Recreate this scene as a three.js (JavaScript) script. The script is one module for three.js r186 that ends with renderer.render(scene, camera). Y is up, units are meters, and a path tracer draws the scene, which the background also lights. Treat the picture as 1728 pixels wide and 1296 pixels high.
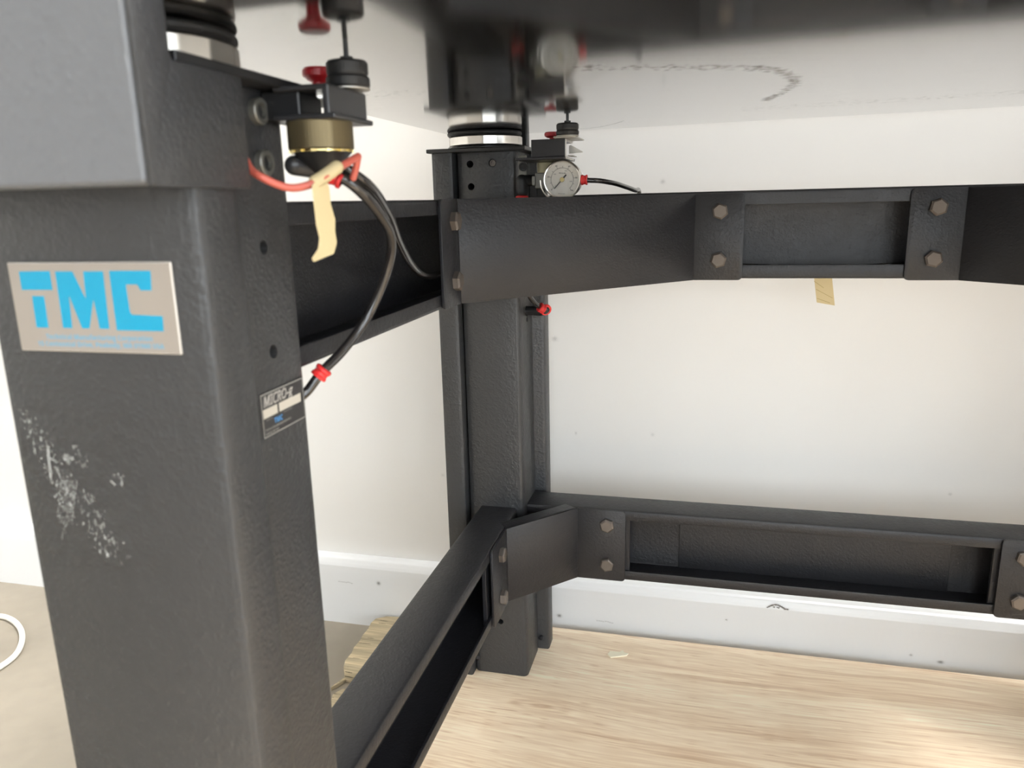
import * as THREE from 'three';
import { RoundedBoxGeometry } from 'three/addons/geometries/RoundedBoxGeometry.js';
import { mergeGeometries, toCreasedNormals } from 'three/addons/utils/BufferGeometryUtils.js';
import { RectAreaLightUniformsLib } from 'three/addons/lights/RectAreaLightUniformsLib.js';
import { Brush, Evaluator, SUBTRACTION } from 'three-bvh-csg';

// ---------------------------------------------------------------- camera, light, exposure
// Heights below are written relative to the camera (y = 0 at the lens); K lifts everything so that the floor is at 0.
const K = 0.602, FLOOR = -K, WALL = -0.95;
const scene = new THREE.Scene();
const camera = new THREE.PerspectiveCamera(53.13, 4 / 3, 0.02, 60);
camera.position.set(0, K, 0);
camera.rotation.set(-0.2330, 0.252, -0.0245, 'YXZ');
camera.focus = 0.85; camera.userData.fStop = 13;
const renderer = new THREE.WebGLRenderer({ antialias: true });
renderer.shadowMap.enabled = true;
renderer.toneMapping = THREE.LinearToneMapping;
renderer.toneMappingExposure = 0.98;
scene.background = new THREE.Color(0.88, 0.95, 1.0);            // bright overcast sky, only seen through the windows
scene.backgroundIntensity = 6.2;
RectAreaLightUniformsLib.init();
const CEILING = 2.75;
const PANEL_POWER = [56, 8];                                     // the row along the back wall is the brighter one
const PANELS = [[0.5, -0.57], [0.5, 1.6], [1.12, -0.57], [1.12, 1.6], [1.74, -0.57], [1.74, 1.6]];

// ---------------------------------------------------------------- helpers
let seed = 7;
const rnd = () => ((seed = (seed * 16807) % 2147483647) / 2147483647);
const used = new Map();
function numbered(n) { const c = used.get(n) ?? 0; used.set(n, c + 1); return c ? n + '_' + String(c).padStart(3, '0') : n; }
function thing(name, label, category, [x, y, z], group) {
  const o = new THREE.Group(); o.name = numbered(name); o.position.set(x, y + K, z);
  o.userData = { label, category }; if (group) o.userData.group = group;
  o.base = [x, y, z]; scene.add(o); return o;
}
function rootBase(p) { let o = p; while (o && !o.base) o = o.parent; return o.base; }
const shade = (m) => { m.castShadow = true; m.receiveShadow = true; return m; };
function part(parent, name, geo, mat, label) {                   // geometry in camera-height coordinates
  const b = rootBase(parent), g = geo.clone().translate(-b[0], -b[1], -b[2]);
  const m = shade(new THREE.Mesh(g, mat)); m.name = name; if (label) m.userData.label = label;
  parent.add(m); return m;
}
function structure(name, geo, mat) {
  const m = shade(new THREE.Mesh(geo.clone().translate(0, K, 0), mat)); m.name = name; m.userData.kind = 'structure'; scene.add(m); return m;
}
function child(parent, name, geo, mat) {
  const m = shade(new THREE.Mesh(geo.clone().translate(0, K, 0), mat)); m.name = name; parent.add(m); return m;
}
const plain = (g) => { const h = g.index ? g.toNonIndexed() : g; for (const k of Object.keys(h.attributes)) if (!['position', 'normal', 'uv'].includes(k)) h.deleteAttribute(k); h.clearGroups(); return h; };
function merge(list) { return mergeGeometries(list.map(plain)); }
function boxUV(geo, turn = false) {                              // uv in metres from the side a face looks to
  const g = plain(geo), p = g.attributes.position, uv = new Float32Array(p.count * 2);
  const a = new THREE.Vector3(), b = new THREE.Vector3(), c = new THREE.Vector3();
  for (let i = 0; i < p.count; i += 3) {
    a.fromBufferAttribute(p, i); b.fromBufferAttribute(p, i + 1).sub(a); c.fromBufferAttribute(p, i + 2).sub(a); b.cross(c);
    const x = Math.abs(b.x), y = Math.abs(b.y), z = Math.abs(b.z);
    for (let k = i; k < i + 3; k++) {
      const X = p.getX(k), Y = p.getY(k), Z = p.getZ(k);
      let u, v; if (x >= y && x >= z) { u = Z; v = Y; } else if (y >= z) { u = X; v = Z; } else { u = X; v = Y; }
      uv[2 * k] = turn ? v : u; uv[2 * k + 1] = turn ? u : v;
    }
  }
  g.setAttribute('uv', new THREE.BufferAttribute(uv, 2)); return g;
}
function box(x0, x1, y0, y1, z0, z1, r = 0.001) {
  const w = x1 - x0, h = y1 - y0, d = z1 - z0;
  return boxUV(new RoundedBoxGeometry(w, h, d, 2, Math.min(r, w / 2.1, h / 2.1, d / 2.1)).translate((x0 + x1) / 2, (y0 + y1) / 2, (z0 + z1) / 2));
}
function hardBox(x0, x1, y0, y1, z0, z1) { return boxUV(new THREE.BoxGeometry(x1 - x0, y1 - y0, z1 - z0).translate((x0 + x1) / 2, (y0 + y1) / 2, (z0 + z1) / 2)); }
function poly(pts, r, holes) {                                   // polygon with rounded corners; r a number or one per corner
  const s = new THREE.Shape(), n = pts.length;
  pts.forEach((p, i) => {
    const a = pts[(i + n - 1) % n], c = pts[(i + 1) % n], la = Math.hypot(a[0] - p[0], a[1] - p[1]), lc = Math.hypot(c[0] - p[0], c[1] - p[1]);
    const q = Math.min(Array.isArray(r) ? r[i] : r, la / 2.05, lc / 2.05);
    const p0 = [p[0] + (a[0] - p[0]) * q / la, p[1] + (a[1] - p[1]) * q / la], p1 = [p[0] + (c[0] - p[0]) * q / lc, p[1] + (c[1] - p[1]) * q / lc];
    if (i) s.lineTo(...p0); else s.moveTo(...p0);
    if (q > 1e-6) s.quadraticCurveTo(p[0], p[1], p1[0], p1[1]);
  });
  s.closePath(); return s;
}
const ext = (shape, depth, bevel = 0, seg = 6) => new THREE.ExtrudeGeometry(shape, { depth: depth - 2 * bevel, curveSegments: seg, bevelEnabled: bevel > 0, bevelThickness: bevel, bevelSize: bevel, bevelOffset: -bevel, bevelSegments: 2 }).translate(0, 0, bevel);
const smooth = (g, a = 0.6) => boxUV(toCreasedNormals(g, a));
function extY(pts, r, y0, y1, bevel = 0) { return smooth(ext(poly(pts.map(([x, z]) => [x, -z]), r), y1 - y0, bevel).rotateX(-Math.PI / 2).translate(0, y0, 0)); }     // pts in (x, z)
function extX(pts, r, x0, x1, bevel = 0) { return smooth(ext(poly(pts.map(([z, y]) => [-z, y]), r), x1 - x0, bevel).rotateY(Math.PI / 2).translate(x0, 0, 0)); }       // pts in (z, y)
function extZ(pts, r, z0, z1, bevel = 0) { return smooth(ext(poly(pts, r), z1 - z0, bevel).translate(0, 0, z0)); }                                                     // pts in (x, y)
function lathe(profile, [x, y, z], axis = [0, 1, 0], seg = 40, crease = 0.5) {   // profile [radius, height] along axis
  const g = toCreasedNormals(new THREE.LatheGeometry(profile.map(([r, h]) => new THREE.Vector2(Math.max(r, 0), h)), seg), crease);
  g.applyQuaternion(new THREE.Quaternion().setFromUnitVectors(new THREE.Vector3(0, 1, 0), new THREE.Vector3(...axis).normalize()));
  return g.translate(x, y, z);
}
function puck(r, h, at, axis, e = 0.0008, seg = 40) { return lathe([[0, 0], [r - e, 0], [r, e], [r, h - e], [r - e, h], [0, h]], at, axis, seg); }
function tube(pts, r, seg = 80, rad = 12) { return plain(new THREE.TubeGeometry(new THREE.CatmullRomCurve3(pts.map((p) => new THREE.Vector3(...p)), false, 'centripetal'), seg, r, rad)); }
function capped(pts, r, seg = 80) { return merge([tube(pts, r, seg), new THREE.SphereGeometry(r, 12, 8).translate(...pts[0]), new THREE.SphereGeometry(r, 12, 8).translate(...pts[pts.length - 1])]); }
function hexBolt([x, y, z], axis, turn = 0, r = 0.0083, h = 0.0056) {
  const g = toCreasedNormals(new THREE.LatheGeometry([[0, h], [r * 0.78, h], [r, h - 0.0013], [r, 0]].map(([a, b]) => new THREE.Vector2(a, b)).reverse(), 6), 0.2);
  g.rotateY(turn);
  g.applyQuaternion(new THREE.Quaternion().setFromUnitVectors(new THREE.Vector3(0, 1, 0), new THREE.Vector3(...axis)));
  return plain(g.translate(x, y, z));
}
const evaluator = new Evaluator(); evaluator.useGroups = false; evaluator.attributes = ['position', 'normal', 'uv'];
function drill(geo, holes) {                                     // holes: [x, y, z, radius, depth, axis]
  let b = new Brush(geo); b.updateMatrixWorld();
  for (const [x, y, z, r, d, ax] of holes) {
    const c = new THREE.CylinderGeometry(r, r, d * 2, 20); if (ax === 'z') c.rotateX(Math.PI / 2); if (ax === 'x') c.rotateZ(Math.PI / 2);
    const h = new Brush(c.translate(x, y, z)); h.updateMatrixWorld();
    b = evaluator.evaluate(b, h, SUBTRACTION); b.updateMatrixWorld();
  }
  return boxUV(b.geometry);
}

// ---------------------------------------------------------------- textures
function lattice(n, s) { const t = new Float32Array(n * n); let q = s; for (let i = 0; i < n * n; i++) { q = (q * 16807) % 2147483647; t[i] = q / 2147483647; } return t; }
function noiser(s) {                                             // periodic value noise: f(u, v, cellsU, cellsV), u and v in 0..1
  const N = 64, t = lattice(N, s);
  return (u, v, cu, cv) => {
    const x = u * cu, y = v * cv, ix = Math.floor(x), iy = Math.floor(y), fx = x - ix, fy = y - iy, sx = fx * fx * (3 - 2 * fx), sy = fy * fy * (3 - 2 * fy);
    const m = (a, c) => ((a % c) + c) % c, h = (a, b) => t[((m(b, cv) * 37 + 11 * cv) % N) * N + ((m(a, cu) * 29 + m(b, cv) * 17 + 7 * cu) % N)];
    const a = h(ix, iy), b = h(ix + 1, iy), c = h(ix, iy + 1), d = h(ix + 1, iy + 1);
    return a + (b - a) * sx + (c - a) * sy + (a - b - c + d) * sx * sy;
  };
}
function data(w, h, f, srgb = false) {
  const d = new Uint8Array(w * h * 4);
  for (let j = 0; j < h; j++) for (let i = 0; i < w; i++) { const c = f((i + 0.5) / w, (j + 0.5) / h, i, j), k = 4 * (j * w + i); for (let q = 0; q < 3; q++) d[k + q] = Math.max(0, Math.min(255, Math.round((Array.isArray(c) ? c[q] : c) * 255))); d[k + 3] = 255; }
  const t = new THREE.DataTexture(d, w, h); t.magFilter = THREE.LinearFilter; t.minFilter = THREE.LinearMipmapLinearFilter; t.generateMipmaps = true;
  t.wrapS = t.wrapT = THREE.RepeatWrapping; if (srgb) t.colorSpace = THREE.SRGBColorSpace; t.needsUpdate = true; return t;
}
function every(t, mu, mv = mu) { const c = t.clone(); c.repeat.set(1 / mu, 1 / mv); c.needsUpdate = true; return c; }
const n1 = noiser(11), n2 = noiser(1234), n3 = noiser(98765);
const peel = data(512, 512, (u, v) => { const a = n1(u, v, 50, 50), b = n2(u, v, 22, 22), c = n3(u, v, 60, 58); return 0.18 + 0.35 * a * a + 0.32 * b + 0.15 * c; });
const blotch = data(256, 256, (u, v) => 0.44 + 0.05 * n2(u, v, 9, 9) + 0.06 * n1(u, v, 33, 33));
const steel = (c, o = {}) => new THREE.MeshPhysicalMaterial({ color: new THREE.Color(...c), roughness: 0.9, roughnessMap: every(blotch, 0.11), ior: 1.52, ...o });

const M = {
  paint: steel([0.0120, 0.0123, 0.0155], { bumpMap: every(peel, 0.06), bumpScale: 0.0003 }),
  legPaint: steel([0.0265, 0.0272, 0.0295], { ior: 1.6, bumpMap: every(peel, 0.075), bumpScale: 0.0005 }),
  plate: steel([0.13, 0.135, 0.145], { bumpMap: every(peel, 0.12), bumpScale: 0.0006 }),  // near bracket grey, with the light on its front put into the colour
  bareBlack: new THREE.MeshPhysicalMaterial({ color: new THREE.Color(0.012, 0.012, 0.013), roughness: 0.38 }),
  tableBlack: new THREE.MeshPhysicalMaterial({ color: new THREE.Color(0.012, 0.012, 0.012), roughness: 0.095, ior: 2.33, clearcoat: 1, clearcoatRoughness: 0.09, bumpMap: every(peel, 0.13, 0.09), bumpScale: 0.000016 }),
  bolt: new THREE.MeshPhysicalMaterial({ color: new THREE.Color(0.17, 0.148, 0.132), metalness: 0.75, roughness: 0.5, bumpMap: every(peel, 0.05), bumpScale: 0.0001 }),
  silver: new THREE.MeshPhysicalMaterial({ color: new THREE.Color(0.72, 0.69, 0.64), metalness: 1, roughness: 0.3 }),
  zinc: new THREE.MeshPhysicalMaterial({ color: new THREE.Color(0.6, 0.58, 0.54), metalness: 0.8, roughness: 0.38 }),
  dullZinc: new THREE.MeshPhysicalMaterial({ color: new THREE.Color(0.2, 0.195, 0.175), metalness: 0.7, roughness: 0.45 }),
  rubber: new THREE.MeshPhysicalMaterial({ color: new THREE.Color(0.014, 0.014, 0.015), roughness: 0.55 }),
  gloss: new THREE.MeshPhysicalMaterial({ color: new THREE.Color(0.024, 0.024, 0.026), roughness: 0.3 }),
  hose: new THREE.MeshPhysicalMaterial({ color: new THREE.Color(0.02, 0.018, 0.018), roughness: 0.16, clearcoat: 0.6, clearcoatRoughness: 0.1 }),
  red: new THREE.MeshPhysicalMaterial({ color: new THREE.Color(0.55, 0.022, 0.03), roughness: 0.35 }),
  collet: new THREE.MeshPhysicalMaterial({ color: new THREE.Color(0.72, 0.035, 0.035), roughness: 0.3 }),
  strap: new THREE.MeshPhysicalMaterial({ color: new THREE.Color(0.62, 0.14, 0.1), roughness: 0.35, transmission: 0.25, ior: 1.45 }),
  brass: new THREE.MeshPhysicalMaterial({ color: new THREE.Color(0.17, 0.135, 0.075), metalness: 0.85, roughness: 0.5 }),
  gold: new THREE.MeshPhysicalMaterial({ color: new THREE.Color(0.62, 0.5, 0.24), metalness: 1, roughness: 0.3 }),
  tan: new THREE.MeshPhysicalMaterial({ color: new THREE.Color(0.34, 0.31, 0.2), metalness: 0.3, roughness: 0.55 }),
  tape: new THREE.MeshPhysicalMaterial({ color: new THREE.Color(0.66, 0.54, 0.31), roughness: 0.8, bumpMap: every(peel, 0.03), bumpScale: 0.0001 }),
  scrap: new THREE.MeshPhysicalMaterial({ color: new THREE.Color(0.9, 0.84, 0.66), roughness: 0.8 }),
  whiteCable: new THREE.MeshPhysicalMaterial({ color: new THREE.Color(0.8, 0.78, 0.72), roughness: 0.45 }),
  glass: new THREE.MeshPhysicalMaterial({ color: 0xffffff, transmission: 1, thickness: 0, roughness: 0.02, ior: 1.5 }),
  wallPaint: new THREE.MeshPhysicalMaterial({ color: new THREE.Color(0.78, 0.765, 0.74), roughness: 0.85, bumpMap: every(peel, 0.3), bumpScale: 0.00008 }),
  gloswhite: new THREE.MeshPhysicalMaterial({ color: new THREE.Color(0.77, 0.78, 0.79), roughness: 0.3, bumpMap: every(peel, 0.25, 0.5), bumpScale: 0.00012 }),
  ceiling: new THREE.MeshPhysicalMaterial({ color: new THREE.Color(0.8, 0.79, 0.77), roughness: 0.9 }),
};

// oak print of the laminate board: 1.2 m along the grain (u), 0.6 m across (v)
const oak = data(2048, 1024, (u, v) => {
  const wob = 0.05 * (n1(u, v, 3, 4) - 0.5) + 0.02 * (n2(u, v, 9, 8) - 0.5);
  const q = v + wob, fine = n3(u, q, 46, 380), streak = n2(u, q, 20, 190), mid = n2(u, q, 7, 70), broad = n1(u, q, 3, 11);
  const cath = Math.pow(Math.abs(Math.sin(30 * (q + 0.25 * Math.pow(Math.abs(((u + 0.4 * n1(u, v, 2, 3)) % 1) - 0.5), 1.6)))), 10) * n3(u, v, 4, 5);
  const pore = Math.max(0, n1(u, q, 60, 460) - 0.74) * 1.3 * n2(u, v, 5, 9), line = Math.max(0, n1(u, q, 9, 130) - 0.72) * 0.9;
  let t = 0.66 + 0.24 * (broad - 0.5) + 0.07 * (mid - 0.5) + 0.1 * (streak - 0.5) + 0.24 * (fine - 0.5) - 0.17 * cath - pore - line;
  for (const [ku, kv, s] of [[0.33, 0.62, 0.02], [0.62, 0.28, 0.016], [0.86, 0.75, 0.018]]) { const d = Math.hypot((u - ku) * 0.6, v - kv) / s; t -= 0.3 * Math.exp(-d * d) * (0.6 + 0.4 * Math.sin(9 * d)); }
  t = Math.max(0, Math.min(1, t));
  const a = [0.74, 0.575, 0.43], b = [1.0, 0.925, 0.815];
  return a.map((c, i) => c + (b[i] - c) * (0.12 + 1.15 * t));
}, true);
M.oak = new THREE.MeshPhysicalMaterial({ map: every(oak, 1.2, 0.6), roughness: 0.5, bumpMap: every(oak, 1.2, 0.6), bumpScale: 0.00012 });
const cement = data(512, 512, (u, v) => { const t = 0.5 * n1(u, v, 5, 5) + 0.3 * n2(u, v, 14, 14) + 0.2 * n3(u, v, 60, 60); const k = 0.9 + 0.16 * t; return [0.62 * k, 0.585 * k, 0.53 * k]; }, true);
M.floor = new THREE.MeshPhysicalMaterial({ map: every(cement, 0.8), roughness: 0.6, bumpMap: every(peel, 0.4), bumpScale: 0.0004 });
const weathered = data(512, 512, (u, v) => {
  const q = v + 0.03 * (n1(u, v, 3, 5) - 0.5), f = n3(u, q, 5, 120), m = n2(u, q, 4, 30), crack = n1(u, q, 6, 44) > 0.88 ? 0.62 : 1, k = (0.74 + 0.22 * f + 0.22 * m) * crack;
  return [0.78 * k, 0.715 * k, 0.59 * k];
}, true);
M.timber = new THREE.MeshPhysicalMaterial({ map: every(weathered, 0.2, 0.16), roughness: 0.85, bumpMap: every(weathered, 0.2, 0.16), bumpScale: 0.0012 });

function canvasTexture(w, h, draw) {
  const c = document.createElement('canvas'); c.width = w; c.height = h; draw(c.getContext('2d'), w, h);
  const t = new THREE.CanvasTexture(c); t.colorSpace = THREE.SRGBColorSpace; return t;
}
const badgeMap = canvasTexture(1024, 486, (g, w, h) => {
  g.fillStyle = '#918981'; g.fillRect(0, 0, w, h);
  const P = (pts) => { g.beginPath(); pts.forEach(([u, v], i) => (i ? g.lineTo(u * w, v * h) : g.moveTo(u * w, v * h))); g.closePath(); g.fill(); };
  g.fillStyle = '#008db2'; g.lineJoin = 'round'; g.lineWidth = 7; g.strokeStyle = '#008db2';
  P([[0.067, 0.09], [0.267, 0.085], [0.267, 0.30], [0.067, 0.30]]);
  P([[0.126, 0.37], [0.205, 0.37], [0.202, 0.735], [0.122, 0.735]]);
  P([[0.30, 0.09], [0.41, 0.09], [0.468, 0.40], [0.477, 0.09], [0.60, 0.09], [0.588, 0.735], [0.527, 0.735], [0.515, 0.40], [0.463, 0.735], [0.416, 0.735], [0.365, 0.36], [0.354, 0.735], [0.294, 0.735]]);
  P([[0.636, 0.085], [0.886, 0.085], [0.877, 0.30], [0.81, 0.30], [0.795, 0.235], [0.727, 0.235], [0.73, 0.54], [0.74, 0.57], [0.923, 0.58], [0.917, 0.75], [0.632, 0.75]]);
  g.fillStyle = '#4f93b8'; g.font = 'bold 38px sans-serif'; g.textAlign = 'center';
  g.fillText('Technical Manufacturing Corporation', 0.51 * w, 0.865 * h, 0.68 * w);
  g.fillText('15 Centennial Drive, Peabody, MA 01960 USA', 0.51 * w, 0.95 * h, 0.86 * w);
});
M.badge = new THREE.MeshPhysicalMaterial({ map: badgeMap, roughness: 0.45 });
const labelMap = canvasTexture(768, 420, (g, w, h) => {
  g.fillStyle = '#2c2b2c'; g.fillRect(0, 0, w, h); g.strokeStyle = '#9c9a94'; g.lineWidth = 9; g.strokeRect(14, 14, w - 28, h - 28);
  g.strokeStyle = '#d2cec6'; g.lineWidth = 5; g.font = 'italic 128px sans-serif'; g.strokeText('MICRO-g', 40, 128);
  g.fillStyle = '#bdb7ab'; g.fillRect(30, 150, 240, 84); g.fillRect(300, 150, 400, 84);
  g.fillStyle = '#8f8d88'; g.font = '24px sans-serif'; g.fillText('Serial Number', 370, 262); g.fillText('Model No.', 70, 262);
  g.fillStyle = '#3f8fd0'; g.font = 'bold 70px sans-serif'; g.fillText('TMC', 200, 318);
  g.fillStyle = '#a8a59e'; g.font = '27px sans-serif'; g.fillText('Technical Manufacturing Corporation', 40, 352, 560); g.fillText('Peabody, MA  USA', 40, 390, 420); 
});
M.label = new THREE.MeshPhysicalMaterial({ map: labelMap, roughness: 0.45 });
const dialMap = canvasTexture(512, 512, (g, w, h) => {
  g.fillStyle = '#dcd6cc'; g.fillRect(0, 0, w, h); g.translate(256, 256);
  g.strokeStyle = '#3c3a38'; g.fillStyle = '#3c3a38'; g.lineWidth = 4;
  const a0 = Math.PI * 0.75, a1 = Math.PI * 2.25;
  g.beginPath(); g.arc(0, 0, 168, a0, a1); g.stroke();
  for (let i = 0; i <= 50; i++) { const a = a0 + (a1 - a0) * i / 50, l = i % 5 ? 12 : 28; g.lineWidth = i % 5 ? 2.5 : 5; g.beginPath(); g.moveTo(168 * Math.cos(a), 168 * Math.sin(a)); g.lineTo((168 + l) * Math.cos(a), (168 + l) * Math.sin(a)); g.stroke(); }
  g.font = 'bold 30px sans-serif'; g.textAlign = 'center'; g.textBaseline = 'middle';
  ['0', '20', '40', '60', '80', '100'].forEach((s, i) => { const a = a0 + (a1 - a0) * i / 5; g.fillText(s, 216 * Math.cos(a), 216 * Math.sin(a)); });
  g.font = '24px sans-serif'; ['0', '200', '400', '600'].forEach((s, i) => { const a = a0 + (a1 - a0) * (i / 3.45); g.fillText(s, 136 * Math.cos(a), 136 * Math.sin(a)); });
  g.font = 'bold 24px sans-serif'; g.fillText('PSI & kPa', 0, -92);
  g.font = '17px sans-serif'; g.fillText('MADE IN USA', 0, 205);
});
M.dial = new THREE.MeshPhysicalMaterial({ map: dialMap, roughness: 0.5 });

function decal(alpha, rgb, rough = 0.7) { return new THREE.MeshPhysicalMaterial({ color: new THREE.Color(...rgb), roughness: rough, alphaMap: alpha, transparent: true }); }
function strokes(w, h, list, soft = 1) {                         // alpha texture from dabs [u, v, radius in pixels, strength]
  const d = new Float32Array(w * h);
  for (const [u, v, r, s, sx = 1, sy = 1] of list) {
    const cx = u * w, cy = v * h;
    for (let j = Math.max(0, Math.floor(cy - 3 * r * sy)); j < Math.min(h, cy + 3 * r * sy); j++) for (let i = Math.max(0, Math.floor(cx - 3 * r * sx)); i < Math.min(w, cx + 3 * r * sx); i++) {
      const q = ((i - cx) / (r * sx)) ** 2 + ((j - cy) / (r * sy)) ** 2; d[j * w + i] = Math.max(d[j * w + i], s * Math.exp(-q * soft));
    }
  }
  const t = data(w, h, (u, v, i, j) => d[j * w + i]); t.wrapS = t.wrapT = THREE.ClampToEdgeWrapping; return t;
}

// ---------------------------------------------------------------- the room
const RX0 = -2.7, RX1 = 2.7, RZ1 = 3.3, TOP = CEILING - K, T = 0.12;
structure('floor', hardBox(RX0 - T, RX1 + T, FLOOR - 0.1, FLOOR, WALL - T, RZ1 + T), M.floor);
structure('ceiling', hardBox(RX0 - T, RX1 + T, TOP, TOP + 0.1, WALL - T, RZ1 + T), M.ceiling);
const wallBack = structure('wall_back', hardBox(RX0 - T, RX1 + T, FLOOR, TOP, WALL - T, WALL), M.wallPaint);
structure('wall_left', hardBox(RX0 - T, RX0, FLOOR, TOP, WALL, RZ1), M.wallPaint);
// right and front walls carry low windows, as in a glazed shopfront
const WR = [0.2, 3.1], WF = [0.1, 2.6];                        // from and to along the wall
const yS = (v) => v - K;
structure('wall_right', merge([hardBox(RX1, RX1 + T, FLOOR, TOP, WALL, WR[0]), hardBox(RX1, RX1 + T, FLOOR, TOP, WR[1], RZ1), hardBox(RX1, RX1 + T, FLOOR, yS(0.12), WR[0], WR[1]), hardBox(RX1, RX1 + T, yS(2.3), TOP, WR[0], WR[1])]), M.wallPaint);
structure('wall_front', merge([hardBox(RX0 - T, WF[0], FLOOR, TOP, RZ1, RZ1 + T), hardBox(WF[1], RX1 + T, FLOOR, TOP, RZ1, RZ1 + T), hardBox(WF[0], WF[1], FLOOR, yS(0.12), RZ1, RZ1 + T), hardBox(WF[0], WF[1], yS(2.3), TOP, RZ1, RZ1 + T)]), M.wallPaint);
function windowUnit(name, horizontal, a0, a1, y0, y1, at) {
  const f = 0.05, mk = (a, b, c, d) => (horizontal ? box(a, b, c, d, at, at + 0.06, 0.004) : box(at, at + 0.06, c, d, a, b, 0.004));
  const w = structure(name, merge([mk(a0, a1, y0, y0 + f), mk(a0, a1, y1 - f, y1), mk(a0, a0 + f, y0, y1), mk(a1 - f, a1, y0, y1), mk((a0 + a1) / 2 - f / 2, (a0 + a1) / 2 + f / 2, y0, y1)]), M.gloswhite);
  for (const [p, q] of [[a0 + f, (a0 + a1) / 2 - f / 2], [(a0 + a1) / 2 + f / 2, a1 - f]])
    child(w, 'pane', horizontal ? hardBox(p, q, y0 + f, y1 - f, at + 0.028, at + 0.032) : hardBox(at + 0.028, at + 0.032, y0 + f, y1 - f, p, q), M.glass);
}
windowUnit('window_1', false, WR[0], WR[1], yS(0.12), yS(2.3), RX1 + 0.03);
windowUnit('window_2', true, WF[0], WF[1], yS(0.12), yS(2.3), RZ1 + 0.03);

// skirting board: flat face with a rounded top bead
const SK = [[WALL, FLOOR], [WALL + 0.018, FLOOR], [WALL + 0.018, -0.515], [WALL + 0.017, -0.503], [WALL + 0.010, -0.497], [WALL, -0.497]];
const skirting = structure('baseboard_back', extX(SK, [0, 0, 0.006, 0.006, 0.006, 0.002], RX0, RX1), M.gloswhite);
structure('baseboard_left', hardBox(RX0, RX0 + 0.018, FLOOR, -0.497, WALL + 0.018, RZ1), M.gloswhite);
structure('baseboard_right', hardBox(RX1 - 0.018, RX1, FLOOR, -0.497, WALL + 0.018, RZ1), M.gloswhite);
structure('baseboard_front', hardBox(RX0 + 0.018, RX1 - 0.018, FLOOR, -0.497, RZ1 - 0.018, RZ1), M.gloswhite);

// ceiling light panels
const glow = new THREE.MeshStandardMaterial({ color: 0xffffff, emissive: new THREE.Color(1, 0.97, 0.92), emissiveIntensity: 2.2 });
PANELS.forEach(([x, z], i) => {
  const names = ['front left', 'rear left', 'front middle', 'rear middle', 'front right', 'rear right'];
  const t = thing('ceiling_light', 'square white light panel on the ceiling, ' + names[i] + ' one of six', 'ceiling light', [x, TOP - 0.02, z], 'ceiling light panels');
  part(t, 'frame', merge([box(x - 0.31, x + 0.31, TOP - 0.022, TOP - 0.001, z - 0.31, z - 0.29), box(x - 0.31, x + 0.31, TOP - 0.022, TOP - 0.001, z + 0.29, z + 0.31), box(x - 0.31, x - 0.29, TOP - 0.022, TOP - 0.001, z - 0.29, z + 0.29), box(x + 0.29, x + 0.31, TOP - 0.022, TOP - 0.001, z - 0.29, z + 0.29)]), M.gloswhite);
  part(t, 'diffuser', hardBox(x - 0.29, x + 0.29, TOP - 0.014, TOP - 0.004, z - 0.29, z + 0.29), glow);
  const l = new THREE.RectAreaLight(new THREE.Color(1, 0.99, 0.97), PANEL_POWER[z > 0 ? 1 : 0], 0.58, 0.58);
  l.position.set(0, 0.004 , 0); l.rotation.x = -Math.PI / 2; t.add(l);
});

// ---------------------------------------------------------------- pallet timbers and the laminate board on them
const LAM = -0.561;
function plank(label, x0, x1, z0, z1, jag, y1 = LAM - 0.018) {
  const t = thing('timber_plank', label, 'plank', [(x0 + x1) / 2, FLOOR, (z0 + z1) / 2]);
  const pts = [...jag, [x1, z1], [x1, z0]];
  part(t, 'board', extY(pts, 0.0012, FLOOR + 0.0005, y1, 0.0012), M.timber);
}
plank('weathered timber plank under the oak board, nearest the wall', -0.46, 0.55, -0.928, -0.796,
  [[-0.417, -0.928], [-0.434, -0.926], [-0.4475, -0.917], [-0.4495, -0.905], [-0.4470, -0.89], [-0.4475, -0.872], [-0.4455, -0.86], [-0.4462, -0.842], [-0.4435, -0.83], [-0.4440, -0.812], [-0.4395, -0.798], [-0.42, -0.796]]);
plank('weathered timber plank with a split end beside the black lower side rail', -0.44, 0.55, -0.765, -0.655,
  [[-0.425, -0.765], [-0.432, -0.752], [-0.4285, -0.74], [-0.4335, -0.728], [-0.43, -0.70], [-0.432, -0.68], [-0.427, -0.655]], -0.586);
plank('weathered timber plank under the oak board beside the near leg', -0.4, 0.55, -0.33, -0.22, [[-0.335, -0.33], [-0.335, -0.22]]);
{
  const t = thing('wood_splinter', 'thin dark wood splinter on the floor by the broken plank end', 'splinter', [-0.4364, FLOOR, -0.806]);
  part(t, 'sliver', extY([[-0.4290, -0.815], [-0.4325, -0.819], [-0.4415, -0.795], [-0.4425, -0.789]].map(([x, z]) => [x - 0.006, z + 0.012]), 0.0006, FLOOR + 0.0004, FLOOR + 0.005), M.timber);
  const b = thing('laminate_board', 'pale oak laminate board lying under the black steel stand', 'board', [0.4, LAM - 0.018, -0.35]);
  part(b, 'board', boxUV(new RoundedBoxGeometry(1.5, 0.018, 1.15, 2, 0.0012).translate(0.415, LAM - 0.009, -0.3425)), M.oak);
}

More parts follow.
